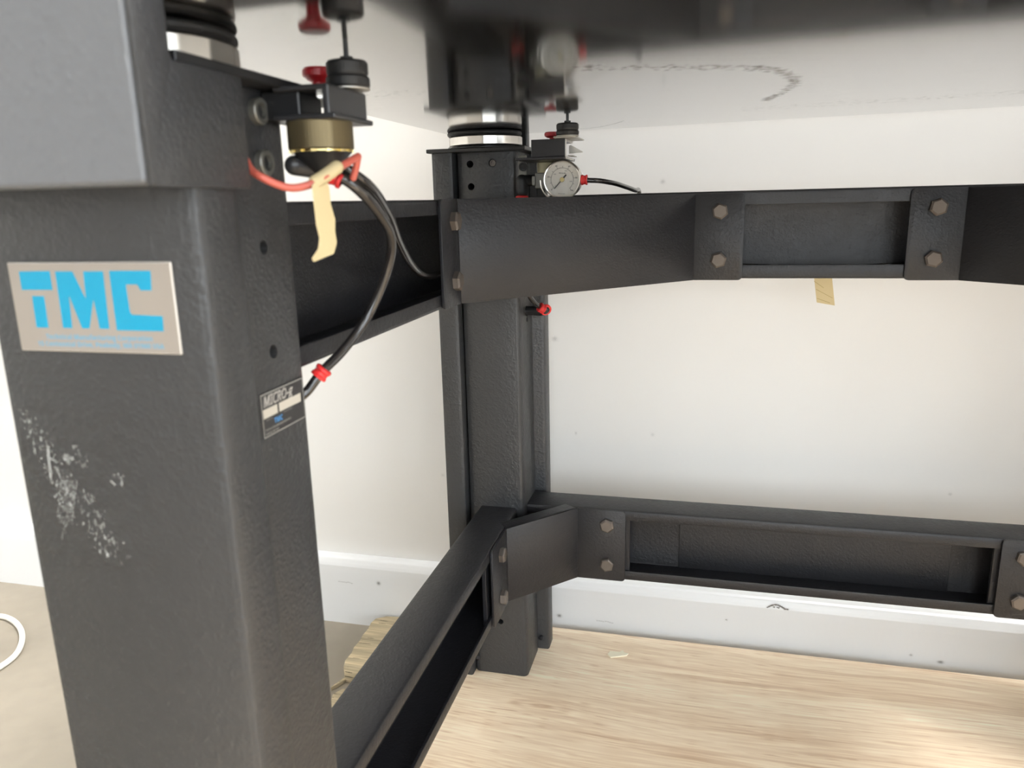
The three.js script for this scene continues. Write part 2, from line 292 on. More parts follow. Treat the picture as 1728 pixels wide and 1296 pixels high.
// ---------------------------------------------------------------- the table frame
const MID = 0.108;                                               // middle of the frame along x; the right half mirrors the left
const frame = thing('steel_stand', 'black textured steel stand with square legs, channel rails and bolted corner braces', 'stand', [MID, LAM, -0.57]);
const flipX = (g) => { const h = plain(g.clone()).translate(-MID, 0, 0); h.scale(-1, 1, 1); const p = h.attributes; for (const k of Object.keys(p)) { const n = p[k].itemSize, a = p[k].array; for (let i = 0; i < p[k].count; i += 3) for (let q = 0; q < n; q++) { const s = a[(i + 1) * n + q]; a[(i + 1) * n + q] = a[(i + 2) * n + q]; a[(i + 2) * n + q] = s; } } return h.translate(MID, 0, 0); };
const FARZ = (z) => z, NEARZ = (z) => -1.1425 - z;
const PT = 0.0505;                                               // top of the leg tubes
function leg(Z, right, holes, extra) {
  const pass = (g) => (right ? flipX(g) : g);
  const P = (list) => list.map(([x, z]) => [x, Z(z)]);
  const L = merge([extY(P([[-0.285, -0.891], [-0.182, -0.891], [-0.182, -0.864], [-0.2615, -0.864], [-0.2615, -0.79], [-0.285, -0.79]]), [0.004, 0.004, 0.0035, 0.001, 0.0035, 0.004], LAM, PT)]);
  const col = extY(P([[-0.2608, -0.8635], [-0.1955, -0.8635], [-0.1955, -0.80], [-0.2608, -0.80]]), [0.002, 0.006, 0.007, 0.006], LAM + 0.0005, PT);
  const m = part(frame, 'leg', pass(holes ? drill(col, holes) : col), M.legPaint);
  part(m, 'outer_channel', pass(L), M.legPaint);
  const z0 = Math.min(Z(-0.893), Z(-0.7815)), z1 = Math.max(Z(-0.893), Z(-0.7815)), cx = -0.2385, cz = Z(-0.838);
  part(m, 'cap_plate', pass(box(-0.287, -0.1822, PT, PT + 0.004, z0, z1, 0.0008)), M.bareBlack);
  part(m, 'collar', pass(puck(0.0415, 0.004, [cx, PT + 0.004, cz], [0, 1, 0], 0.0015, 64)), M.bareBlack);
  part(m, 'isolator_ring', pass(puck(0.0395, 0.0095, [cx, 0.0586, cz], [0, 1, 0], 0.0008, 72)), M.silver, 'bare machined metal ring');
  part(m, 'rubber_ring', pass(lathe([[0, 0], [0.036, 0], [0.0385, 0.0006], [0.0402, 0.0022], [0.0404, 0.0038], [0.0396, 0.0052], [0, 0.0055]], [cx - 0.001, 0.0681, cz], [0, 1, 0], 64)), M.rubber);
  for (const [x, y, z] of [[-0.2575, LAM + 0.02, -0.7985], [-0.1915, LAM + 0.016, -0.8625]]) part(m, 'weld_bead', pass(new THREE.SphereGeometry(0.0032, 12, 8).scale(1, 1.1, 1).translate(x, y, Z(z))), M.paint);
  if (extra) extra(m);
  return m;
}
// near left leg: holes and bolts on the side that looks into the frame
const nearLeg = leg(NEARZ, false, [[-0.1955, -0.0175, -0.3145, 0.0032, 0.04, 'x'], [-0.1955, -0.0655, -0.3142, 0.0034, 0.04, 'x'], [-0.1955, 0.0398, -0.3275, 0.002, 0.03, 'x']], (m) => {
  for (const [y, z] of [[0.0413, -0.3185], [0.0195, -0.3195]]) {
    part(m, 'socket_bolt', lathe([[0, 0.0008], [0.0034, 0.0008], [0.0036, 0.0036], [0.0053, 0.0036], [0.0058, 0.003], [0.0058, 0], [0, 0]].reverse(), [-0.1957, y, z], [1, 0, 0], 24), M.dullZinc, 'bare grey socket head bolt');
    part(m, 'socket_shade', lathe([[0, 0], [0.0036, 0], [0.0036, 0.0003], [0, 0.0003]].reverse(), [-0.1945, y, z], [1, 0, 0], 6), M.rubber, 'black hexagon disc standing for the shade in the socket');  // black disc puts the shade of the bolt socket into colour
  }
  // white scuffs rubbed into the paint of the outer face
  const dabs = [];
  seed = 4242;
  const B = [[0.12, 0.1, 0.10, 0.12, 20], [0.25, 0.34, 0.12, 0.22, 44], [0.33, 0.54, 0.11, 0.2, 46], [0.5, 0.28, 0.07, 0.09, 14], [0.52, 0.62, 0.14, 0.14, 30], [0.6, 0.8, 0.17, 0.14, 40], [0.8, 0.4, 0.06, 0.04, 8]];
  for (const [u, v, su, sv, n] of B) for (let i = 0; i < 1.6 * n; i++) { const a = rnd() + rnd() - 1, b = rnd() + rnd() - 1; dabs.push([u + a * su + 0.05 * b, 1 - (v + b * sv), 0.9 + 3.2 * rnd() * rnd() * rnd(), 0.35 + 0.65 * rnd(), 0.9, 1.2 + 1.2 * rnd()]); }
  for (let k = 0; k < 7; k++) { const l = 0.7 + 0.5 * rnd(); for (let i = 0; i < 44; i++) if (rnd() > 0.25) dabs.push([0.31 - 0.13 * l * i / 44 + 0.021 * k + 0.003 * rnd(), 1 - (0.42 + 0.02 * rnd() + 0.34 * l * i / 44), 0.9 + 0.7 * rnd(), 0.15 + 0.5 * rnd(), 1, 1.5]); }
  for (let i = 0; i < 40; i++) dabs.push([0.235 - 0.02 * i / 40 + 0.016 * rnd() * rnd(), 1 - (0.22 + 0.2 * i / 40 + 0.02 * rnd()), 1.5 + 2.2 * rnd(), 0.3 + 0.5 * rnd(), 1, 1.5]);
  for (let i = 0; i < 14; i++) dabs.push([0.36 + 0.08 * rnd(), 1 - (0.27 + 0.06 * rnd()), 1.5 + 2.5 * rnd(), 0.3 + 0.4 * rnd()]);
  for (let i = 0; i < 9; i++) dabs.push([0.72 + 0.03 * i / 9, 1 - (0.42 + 0.022 * i / 9), 2, 0.8]);
  part(m, 'scuff_marks', new THREE.PlaneGeometry(0.061, 0.072).translate(-0.2515, -0.115, -0.2515 + 0.00025), decal(strokes(512, 604, dabs.map(([u, v, r, ...q]) => [u, v, r * 1.33, ...q])), [0.62, 0.63, 0.62]), 'white scuff marks in the paint');
  // restraint bracket in front of the leg head: tall plate, spacer and side wing
  part(m, 'restraint_bracket', merge([box(-0.33, -0.1816, 0.0085, 0.21, -0.242, -0.2255, 0.0022), hardBox(-0.33, -0.1816, 0.009, 0.0495, -0.2514, -0.2418)]), M.plate, 'grey paint lightened to carry the light on its front');
  part(m, 'shaded_side_wing', extX([[-0.2257, 0.21], [-0.2257, 0.0078], [-0.2835, 0.0075], [-0.2835, 0.0497], [-0.2424, 0.0497], [-0.2424, 0.21]], [0.0003, 0.001, 0.001, 0.001, 0.002, 0.0003], -0.1815, -0.179, 0.0006), M.legPaint);  // bracket side as its own sheet, shade put in as darker paint
});
// far left leg
leg(FARZ, false, [[-0.2456, 0.0393, -0.80, 0.0037, 0.04, 'z'], [-0.2212, 0.0396, -0.80, 0.0042, 0.004, 'z'], [-0.2452, 0.0164, -0.80, 0.0037, 0.04, 'z'], [-0.2272, -0.4901, -0.80, 0.0035, 0.04, 'z'], [-0.1955, -0.117, -0.834, 0.003, 0.006, 'x'], [-0.1955, -0.123, -0.834, 0.003, 0.006, 'x'], [-0.1955, -0.129, -0.834, 0.003, 0.006, 'x']], (m) => {
  part(m, 'set_screw', lathe([[0, 0.0005], [0.0019, 0.0005], [0.0019, 0.002], [0.0031, 0.002], [0.0034, 0.0015], [0.0034, -0.003], [0, -0.003]].reverse(), [-0.2212, 0.0396, -0.803], [0, 0, 1], 20), M.bolt);
  part(m, 'restraint_bracket', box(-0.27, -0.2045, 0.02, 0.21, -0.9035, -0.8915, 0.002), M.bareBlack);
});
leg(NEARZ, true); leg(FARZ, true);

// rails: lipped channels with the open side towards the middle of the frame
const RT = [0.0028, -0.0822], RB = [-0.3425, -0.4280], RD = 0.043, RF = 0.204;
function channel(y1, y0, d, t = 0.0028, lip = 0.0115) {          // open side at 0, web at -d
  return [[0, y1], [0, y1 - lip], [-t, y1 - lip], [-t, y1 - t], [-d + t, y1 - t], [-d + t, y0 + t], [-t, y0 + t], [-t, y0 + lip], [0, y0 + lip], [0, y0], [-d, y0], [-d, y1]];
}
const CR = [0.003, 0.0006, 0.0006, 0.001, 0.001, 0.001, 0.001, 0.0006, 0.0006, 0.003, 0.003, 0.003];
const RZ = -0.815;
for (const [y1, y0, low] of [[...RT, false], [...RB, true]]) {
  const rear = part(frame, 'rail', extX(channel(low ? y1 : y1 + 0.0024, low ? y0 : y0 + 0.0008, RD, 0.0028, low ? 0.0115 : 0.0138).map(([a, y]) => [RZ + a, y]), CR, -0.1953, 2 * MID + 0.1953), M.paint);
  if (low) part(rear, 'liner_plate', box(-0.0222, 0.2645, y0 + 0.003, y1 - 0.003, RZ - RD + 0.0028, RZ - RD + 0.0046, 0.0005), M.paint);
  const side = extZ(channel(y1, y0, RD).map(([a, y]) => [-RF + a, y]), CR, -0.80, -0.3425);
  part(frame, 'rail', side, M.paint); part(frame, 'rail', flipX(side), M.paint);
}
// corner braces: two bolted flanges, a diagonal plate and folded top and bottom flanges
function brace(y1, y0, foldX, flX, foldZ, flZ, bx, bz, right) {
  const pass = (g) => (right ? flipX(g) : g), t = 0.0028, X = -RF, gap = 0.0004;
  const rr = 0.005, pl = [];
  // rear flange, facing +z
  pl.push(extZ([[foldX, y0], [flX, y0], [flX, y1], [foldX, y1]], [0, rr, rr, 0], RZ + gap, RZ + gap + t, 0.0007));
  // side flange, facing +x
  pl.push(extX([[foldZ, y0], [flZ, y0], [flZ, y1], [foldZ, y1]], [0, rr, rr, 0], X + gap, X + gap + t, 0.0007));
  // diagonal
  const A = [X + gap + t, foldZ - 0.0003], B = [foldX + 0.0003, RZ + gap + t], dx = B[0] - A[0], dz = B[1] - A[1], l = Math.hypot(dx, dz), n = [-(-dz) / l, -dx / l];
  const N = [dz / l, -dx / l];                                   // points to the corner (away from the viewer)
  if (N[0] > 0) { N[0] *= -1; N[1] *= -1; }
  const q = (p, k) => [p[0] + N[0] * k, p[1] + N[1] * k];
  const plate = (k, ya, yb) => extY([A, B, q(B, k), q(A, k)], 0.0003, ya, yb, 0.0006);
  pl.push(plate(t, y0, y1));
  const f = 0.016, e = (k) => [q(A, k), q(B, k)];
  const wing = (ya) => extY([q(A, 0.0006), q(B, 0.0006), [q(B, f)[0] - 0.004, q(B, f)[1]], [q(A, f)[0], q(A, f)[1] - 0.004]], 0.0008, ya, ya + t, 0.0005);
  pl.push(wing(y1 - t), wing(y0));
  const m = part(frame, 'corner_brace', pass(merge(pl)), M.paint);
  for (const y of [y1 - 0.0175, y0 + 0.0205]) {
    part(m, 'bolt', pass(hexBolt([bx, y, RZ + gap + t], [0, 0, 1], 0.3 + y * 9)), M.bolt, 'bare brownish hex bolt');
    part(m, 'bolt', pass(hexBolt([X + gap + t, y, bz], [1, 0, 0], 0.1 + y * 7)), M.bolt, 'bare brownish hex bolt');
  }
  if (y1 > -0.1) return;
  part(m, 'backing_plate', pass(box(bx - 0.02, flX + 0.0045, y0 + 0.0035, y1 - 0.0035, RZ - 0.0075, RZ - 0.0032, 0.0006)), M.paint);
  part(m, 'backing_plate', pass(box(X - 0.0075, X - 0.0032, y0 + 0.0035, y1 - 0.0035, bz - 0.02, flZ + 0.0045, 0.0006)), M.paint);
}
for (const r of [false, true]) {
  brace(RT[0] + 0.0005, RT[1] - 0.0005, -0.0146, 0.0334, -0.6155, -0.574, 0.0095, -0.602, r);
  brace(RB[0] + 0.0002, RB[1] - 0.0005, -0.1358, -0.0808, -0.741, -0.684, -0.1015, -0.7145, r);
}

// ---------------------------------------------------------------- the table top floating on the isolators
{
  const t = thing('steel_worktop', 'glossy black steel worktop lying above the stand, its underside scratched', 'worktop', [-0.285, 0.0735, -0.885]);
  const slab = part(t, 'slab', boxUV(new RoundedBoxGeometry(0.79, 0.11, 0.6335, 2, 0.0025).translate(-0.285 + 0.395, 0.0735 + 0.055, -0.885 + 0.31675)), M.tableBlack);
  const dabs = [];
  seed = 99;
  const path = [[-0.0766, -0.478], [-0.0196, -0.503], [0.03, -0.532], [0.0475, -0.567], [0.054, -0.615], [0.048, -0.671], [0.0408, -0.70]];
  const U = (x) => (x + 0.285) / 0.79, V = (z) => (z + 0.885) / 0.6335;
  const curve = new THREE.CatmullRomCurve3(path.map(([x, z]) => new THREE.Vector3(x, 0, z)));
  for (let i = 0; i < 420; i++) { const p = curve.getPoint(rnd() ** 0.9); dabs.push([U(p.x + 0.006 * (rnd() - 0.5)), V(p.z + 0.02 * (rnd() - 0.5)), 0.7 + 1.1 * rnd(), 0.2 + 0.5 * rnd(), 2.2, 0.9]); }
  for (let i = 0; i < 500; i++) { const x = 0.02 + 0.44 * rnd(), s = (x - 0.02) / 0.44; dabs.push([U(x), V(-0.745 - 0.02 * (1 - s) + 0.035 * (rnd() - 0.5)), 0.6 + 0.8 * rnd(), 0.08 + 0.28 * rnd() * (0.4 + s), 2.5, 0.8]); }
  for (let i = 0; i < 260; i++) { const x = -0.28 + 0.75 * rnd(), z = -0.88 + 0.6 * rnd(); for (let k = 0, n = 2 + 8 * rnd(), d = (rnd() - 0.3) * 0.002; k < n; k++) dabs.push([U(x + 0.0035 * k), V(z + d * k), 0.6, 0.1 + 0.2 * rnd(), 2, 0.7]); }
  for (let i = 0; i < 60; i++) { const s = i / 60; dabs.push([U(-0.14 + 0.055 * s), V(-0.866 + 0.065 * s * s + 0.003 * rnd()), 0.9, 0.5, 1.5, 1]); }
  for (let i = 0; i < 80; i++) dabs.push([U(-0.27 + 0.13 * rnd()), V(-0.52 + 0.03 * (rnd() - 0.5)), 0.9, 0.35 * rnd(), 2.5, 0.9]);
  part(slab, 'dried_marks', new THREE.PlaneGeometry(0.79, 0.6335).rotateX(Math.PI / 2).translate(-0.285 + 0.395, 0.0735 - 0.0002, -0.885 + 0.31675), decal(strokes(1400, 1120, dabs), [0.16, 0.12, 0.09], 0.6), 'brown dried marks and scratches');
  t.rotation.z = 0.0085;
}

// ---------------------------------------------------------------- plates stuck on the near leg
{
  const t = thing('name_plate', 'silver plate with large blue letters on the outer face of the near leg', 'name plate', [-0.2334, -0.0366, -0.2515]);
  const g = new RoundedBoxGeometry(0.0757, 0.0356, 0.0011, 2, 0.0005).translate(-0.2334, -0.0366, -0.2515 + 0.0006);
  part(t, 'plate', g, new THREE.MeshPhysicalMaterial({ color: new THREE.Color(0.62, 0.58, 0.53), metalness: 0.4, roughness: 0.45 }));
  part(t, 'print', new THREE.PlaneGeometry(0.0749, 0.0348).translate(-0.2334, -0.0366, -0.2515 + 0.00125), M.badge, 'blue lettering');
  const l = thing('serial_label', 'small black label with two pale boxes on the inner side of the near leg', 'label', [-0.1955, -0.0932, -0.318]);
  part(l, 'sheet', box(-0.1955, -0.1951, -0.104, -0.0824, -0.3375, -0.2985, 0.0002), M.bareBlack);
  part(l, 'print', new THREE.PlaneGeometry(0.0388, 0.0214).rotateY(Math.PI / 2).translate(-0.19505, -0.0932, -0.318), M.label, 'pale lettering and blank boxes');
}

// ---------------------------------------------------------------- levelling valve at the near leg
const redRing = (parent, at, axis, r = 0.0048) => part(parent, 'collet', lathe([[0.0026, 0], [r * 0.8, 0], [r, 0.0006], [r, 0.0018], [r * 0.86, 0.0028], [r * 0.86, 0.0042], [r, 0.005], [r * 0.97, 0.0062], [0.0026, 0.0064]], at, axis, 24), M.collet, 'red release collar');
{
  const v = thing('levelling_valve', 'black levelling valve with red button and brass body on the near leg', 'valve', [-0.172, 0.011, -0.332]);
  part(v, 'bracket', merge([box(-0.1632, -0.1600, 0.0372, 0.0512, -0.3575, -0.3188, 0.0009), box(-0.1870, -0.1575, 0.0368, 0.0392, -0.3585, -0.3182, 0.0008), box(-0.1870, -0.1602, 0.0490, 0.0513, -0.3575, -0.3188, 0.0008)]), M.gloss);
  part(v, 'mounting_arm', merge([box(-0.1953, -0.1760, 0.0372, 0.0500, -0.3435, -0.3225, 0.0012), box(-0.1995, -0.1700, 0.0488, 0.0518, -0.3780, -0.3300, 0.0008)]), M.bareBlack);
  part(v, 'screw', merge([puck(0.0016, 0.003, [-0.1700, 0.0478, -0.3316], [0.3, 0, 1], 0.0003, 16), puck(0.0016, 0.003, [-0.1700, 0.0495, -0.3310], [0.3, 0, 1], 0.0003, 16)]), M.silver, 'bare silver screw ends');
  part(v, 'button', lathe([[0, -0.0095], [0.0030, -0.0095], [0.0034, -0.0012], [0.0056, 0], [0.0062, 0.0008], [0.0076, 0.0016], [0.0078, 0.0030], [0.0076, 0.0046], [0.0066, 0.0056], [0, 0.0058]], [-0.1893, 0.0605, -0.3680], [0, 1, 0], 32), M.red, 'red push button');
  part(v, 'washer', puck(0.0100, 0.0009, [-0.1655, 0.0522, -0.3505], [0, 1, 0], 0.0003), M.zinc);
  part(v, 'knob', lathe([[0, 0], [0.0092, 0], [0.0101, 0.0010], [0.0101, 0.0042], [0.0092, 0.0055], [0.0096, 0.0066], [0.0096, 0.0108], [0.0088, 0.0118], [0.0030, 0.0118], [0.0030, 0.0138], [0, 0.0138]], [-0.1655, 0.0531, -0.3505], [0, 1, 0], 36), M.rubber);
  part(v, 'stem', lathe([[0, 0], [0.0012, 0], [0.0012, 0.0080], [0, 0.0080]], [-0.1655, 0.0665, -0.3505], [0, 1, 0], 14), M.bareBlack);
  const b = part(v, 'body', puck(0.0146, 0.0125, [-0.172, 0.0247, -0.332], [0, 1, 0], 0.0006, 56), M.brass, 'dull brass cylinder');
  part(b, 'lock_ring', merge([puck(0.0134, 0.0012, [-0.172, 0.0236, -0.332], [0, 1, 0], 0.0003, 48), ...Array.from({ length: 14 }, (_, i) => plain(new THREE.BoxGeometry(0.0024, 0.0011, 0.0017).translate(0.0137, 0, 0).rotateY(i * Math.PI / 7).translate(-0.172, 0.0241, -0.332)))]), M.gold, 'bright brass toothed ring');
  part(v, 'lower_cap', lathe([[0, -0.0095], [0.004, -0.0095], [0.0052, -0.0080], [0.0068, -0.0066], [0.0126, -0.0006], [0.0131, 0], [0, 0]], [-0.1715, 0.0237, -0.332], [0, 1, 0], 40), M.bareBlack);
  part(v, 'port', capped([[-0.1830, 0.0183, -0.3261], [-0.1780, 0.0171, -0.3336], [-0.1725, 0.0148, -0.3375]], 0.0045, 12), M.gloss);
  redRing(v, [-0.1720, 0.0138, -0.3372], [0.8, -0.45, -0.2], 0.0036);
}
{
  const s = thing('plastic_strap', 'translucent red plastic strap looped past the near leg bolts', 'strap', [-0.178, 0.006, -0.32]);
  part(s, 'band', merge([capped([[-0.1905, 0.0240, -0.2950], [-0.1890, 0.0191, -0.2970], [-0.1860, 0.0154, -0.2955], [-0.1800, 0.0119, -0.2946], [-0.1720, 0.0079, -0.3014], [-0.1640, 0.0097, -0.3073], [-0.1590, 0.0152, -0.3175], [-0.1550, 0.0215, -0.3333]], 0.0017, 60), capped([[-0.1550, 0.0215, -0.3333], [-0.1570, 0.0170, -0.3349], [-0.1590, 0.0124, -0.3353]], 0.0016, 16)]), M.strap);
  const t = thing('tape_strip', 'cream masking tape wrapped on the red strap, tail hanging down', 'tape', [-0.168, -0.024, -0.32]);
  const outline = [[-0.3028, 0.0086], [-0.3034, 0.0009], [-0.304, -0.0077], [-0.3058, -0.0133], [-0.3039, -0.0177], [-0.2976, -0.0213], [-0.2989, -0.0229], [-0.307, -0.0218], [-0.3172, -0.0207], [-0.3209, -0.0161], [-0.32, -0.0109], [-0.3209, -0.0057], [-0.3179, 0.0008], [-0.3176, 0.008], [-0.3152, 0.0121], [-0.3075, 0.0111]];
  part(t, 'tail', extX(outline, 0.0007, -0.1628, -0.1623), M.tape);
  part(t, 'wrap', capped([[-0.1640, 0.0102, -0.3086], [-0.1615, 0.0131, -0.3140], [-0.1586, 0.0164, -0.3188]], 0.0029, 16), M.tape);
}
function hose(name, label, pts, r = 0.0030) { const h = thing(name, label, 'air hose', pts[pts.length - 1]); part(h, 'hose', tube(pts, r, 120, 14), M.hose); return h; }
{
  const h = hose('air_hose', 'black air hose curving from the near valve down behind the near leg', [[-0.1720, 0.0142, -0.3375], [-0.1660, 0.0122, -0.3398], [-0.1615, 0.0078, -0.3440], [-0.1600, -0.0041, -0.3643], [-0.1630, -0.0166, -0.3846], [-0.1700, -0.0330, -0.3946], [-0.1830, -0.0595, -0.3930], [-0.1920, -0.0766, -0.3781], [-0.1990, -0.0868, -0.3632], [-0.2050, -0.0960, -0.3565], [-0.2120, -0.1020, -0.3445]], 0.0026);
  redRing(h, [-0.1970, -0.0842, -0.3650], [-0.6, -0.75, 0.35], 0.0046);
  hose('air_hose', 'black air hose running from the near valve along the upper side rail', [[-0.1680, 0.0190, -0.3410], [-0.1630, 0.0140, -0.3465], [-0.1620, 0.0088, -0.3602], [-0.1700, -0.0046, -0.3990], [-0.1800, -0.0206, -0.4352], [-0.1880, -0.0356, -0.4704], [-0.1960, -0.0468, -0.5089], [-0.2085, -0.0548, -0.5665], [-0.2140, -0.0562, -0.60], [-0.2150, -0.056, -0.66]], 0.0025);
}

// ---------------------------------------------------------------- valve, gauge and hoses at the far leg
{
  const v = thing('levelling_valve', 'black levelling valve with red button and metal lever beside the far leg', 'valve', [-0.155, 0.002, -0.79]);
  part(v, 'bracket', merge([box(-0.1652, -0.1328, 0.0400, 0.0560, -0.7385, -0.7350, 0.0007), box(-0.1800, -0.1328, 0.0376, 0.0402, -0.7900, -0.7335, 0.0007), box(-0.1652, -0.1328, 0.0535, 0.0560, -0.7720, -0.7352, 0.0006)]), M.gloss);
  part(v, 'end_edge', merge([box(-0.1327, -0.1321, 0.0395, 0.0555, -0.7390, -0.7352, 0.0002), box(-0.1327, -0.1318, 0.0535, 0.0558, -0.7720, -0.7352, 0.0003), box(-0.1327, -0.1318, 0.0377, 0.0396, -0.7800, -0.7352, 0.0003), box(-0.1330, -0.1280, 0.0408, 0.0417, -0.7720, -0.7500, 0.0003)]), M.zinc, 'bare metal cut edge');
  part(v, 'lever', extZ([[-0.1350, 0.0515], [-0.1335, 0.0522], [-0.1215, 0.0456], [-0.1217, 0.0447], [-0.1350, 0.0442]], 0.0004, -0.7700, -0.7685), M.zinc, 'bare metal lever');
  part(v, 'button', lathe([[0, 0], [0.0024, 0], [0.0026, 0.0016], [0.0048, 0.0022], [0.0073, 0.0036], [0.0077, 0.0050], [0.0074, 0.0066], [0.0064, 0.0074], [0, 0.0076]], [-0.1517, 0.0575, -0.770], [0, 1, 0], 32), M.red, 'red push button');
  part(v, 'arm', box(-0.1425, -0.1215, 0.0561, 0.0575, -0.7780, -0.728, 0.0006), M.zinc);
  part(v, 'washer', puck(0.0106, 0.0009, [-0.1307, 0.0576, -0.737], [0, 1, 0], 0.0003), M.zinc);
  part(v, 'knob', lathe([[0, 0], [0.0096, 0], [0.0104, 0.0010], [0.0106, 0.0032], [0.0098, 0.0048], [0.0103, 0.0062], [0.0103, 0.0096], [0.0092, 0.0108], [0.0030, 0.0108], [0.0030, 0.0130], [0, 0.0130]], [-0.1307, 0.0585, -0.737], [0, 1, 0], 36), M.rubber);
  part(v, 'stem', lathe([[0, 0], [0.0013, 0], [0.0013, 0.0042], [0, 0.0042]], [-0.1307, 0.0707, -0.737], [0, 1, 0], 14), M.bareBlack);
  part(v, 'body', puck(0.0160, 0.017, [-0.1545, 0.0206, -0.787], [0, 1, 0], 0.0008, 48), M.tan, 'olive tan cylinder');
  part(v, 'manifold', merge([box(-0.1807, -0.1722, 0.0030, 0.0420, -0.806, -0.790, 0.0012), box(-0.1760, -0.1640, 0.0020, 0.0130, -0.806, -0.792, 0.0012)]), M.bareBlack);
  part(v, 'side_plate', box(-0.1928, -0.1842, 0.0100, 0.0460, -0.7995, -0.7970, 0.0006), M.dullZinc, 'grey steel plate');
  part(v, 'plug', lathe([[0, 0], [0.0042, 0], [0.0046, 0.0008], [0.0046, 0.004], [0.0032, 0.0042], [0.003, 0.003], [0, 0.003]].reverse(), [-0.1868, 0.0345, -0.7970], [0, 0, 1], 24), M.bareBlack);
  const e = part(v, 'elbow', merge([capped([[-0.1868, 0.0205, -0.786], [-0.1868, 0.0095, -0.786]], 0.0062, 10), capped([[-0.1868, 0.0205, -0.786], [-0.176, 0.0208, -0.792]], 0.0056, 10)]), M.rubber);
  part(e, 'collet', lathe([[0.0032, 0], [0.0062, 0.0004], [0.0068, 0.0016], [0.0064, 0.0036], [0.0046, 0.0046], [0.0032, 0.0046]], [-0.1870, 0.0015, -0.786], [0, 1, 0], 28), M.collet, 'red release collar');
}
{
  const c = [-0.1384, 0.0198, -0.7682], r = 0.0184;
  const gz = thing('pressure_gauge', 'round pressure gauge with a pale dial and bright metal rim', 'gauge', [c[0], c[1] - r, c[2]]);
  const ax = [0.02, -0.02, 1];
  part(gz, 'case', lathe([[0, 0], [0.0155, 0], [0.0172, 0.0018], [0.0172, 0.0170], [0.0182, 0.0175], [0.0184, 0.0190], [0.0182, 0.0228], [0.0173, 0.0240], [0.0165, 0.0236], [0.0163, 0.0212], [0, 0.0212]], c, ax, 64, 0.6), M.silver, 'bright metal rim and case');
  const place = (g, k) => { g.rotateX(0); g.applyQuaternion(new THREE.Quaternion().setFromUnitVectors(new THREE.Vector3(0, 0, 1), new THREE.Vector3(...ax).normalize())); return g.translate(c[0] + ax[0] * k, c[1] + ax[1] * k, c[2] + k); };
  part(gz, 'dial', place(new THREE.CircleGeometry(0.0163, 48).rotateZ(-0.06), 0.02135), M.dial, 'pale dial with scale and numerals');
  part(gz, 'needle', place(merge([new THREE.BoxGeometry(0.0135, 0.0007, 0.0003).translate(-0.0045, 0, 0), new THREE.BoxGeometry(0.004, 0.0014, 0.0003).translate(0.004, 0, 0)]).rotateZ(0.83), 0.0219), M.bareBlack, 'black needle');
  part(gz, 'hub', place(new THREE.CylinderGeometry(0.0021, 0.0023, 0.0008, 20).rotateX(Math.PI / 2), 0.0222), M.gold, 'brass hub');
  part(gz, 'glass', place(new THREE.CylinderGeometry(0.0164, 0.0164, 0.0006, 48).rotateX(Math.PI / 2), 0.0231), M.glass);
  part(gz, 'stem', merge([box(-0.1672, -0.1545, 0.0119, 0.0268, -0.768, -0.759, 0.001), box(-0.1702, -0.1670, 0.0148, 0.0240, -0.767, -0.758, 0.001)]), M.dullZinc);
  part(gz, 'clip', tube([[-0.1587, 0.0194, -0.7442], [-0.1577, 0.0122, -0.7442], [-0.1530, 0.0049, -0.7442], [-0.1449, 0.0012, -0.7442]], 0.0007, 30, 8), M.silver);
  const h = hose('air_hose', 'black air hose from the gauge bending down behind the upper rear rail', [[-0.1202, 0.0186, -0.750], [-0.1132, 0.0180, -0.750], [-0.1043, 0.0175, -0.755], [-0.0925, 0.0153, -0.775], [-0.0829, 0.0115, -0.81], [-0.0770, 0.0086, -0.840], [-0.0755, 0.0086, -0.860], [-0.0750, 0.003, -0.8645], [-0.0750, -0.03, -0.8665]], 0.0024);
  redRing(h, [-0.1203, 0.0185, -0.750], [1, 0, 0], 0.0048);
  const d = hose('air_hose', 'black air hose dropping beside the far leg to a red-collared port', [[-0.187, 0.0035, -0.786], [-0.1872, -0.002, -0.785], [-0.1856, -0.0358, -0.785], [-0.1858, -0.0789, -0.79], [-0.1846, -0.0976, -0.80], [-0.1805, -0.1078, -0.81], [-0.1760, -0.1138, -0.819]], 0.0026);
  redRing(d, [-0.1772, -0.1124, -0.8165], [0.6, -0.5, -0.6], 0.0054);
  part(d, 'port', merge([capped([[-0.1955, -0.1190, -0.832], [-0.1790, -0.1185, -0.828]], 0.0054, 10), capped([[-0.1790, -0.1185, -0.828], [-0.1725, -0.1160, -0.824]], 0.0056, 10)]), M.gloss);
  part(d, 'port_ring', lathe([[0.003, 0], [0.0058, 0], [0.0064, 0.0006], [0.0064, 0.0024], [0.0058, 0.003], [0.003, 0.003]], [-0.1722, -0.1158, -0.8235], [0.5, -0.3, 0.75], 28), M.collet, 'red ring');
  hose('air_tube', 'thin black air tube lying inside the upper rear rail', [[0.0, -0.0685, -0.846], [0.05, -0.0705, -0.845], [0.12, -0.0722, -0.845], [0.1898, -0.0690, -0.845], [0.22, -0.067, -0.846]], 0.0012);
}

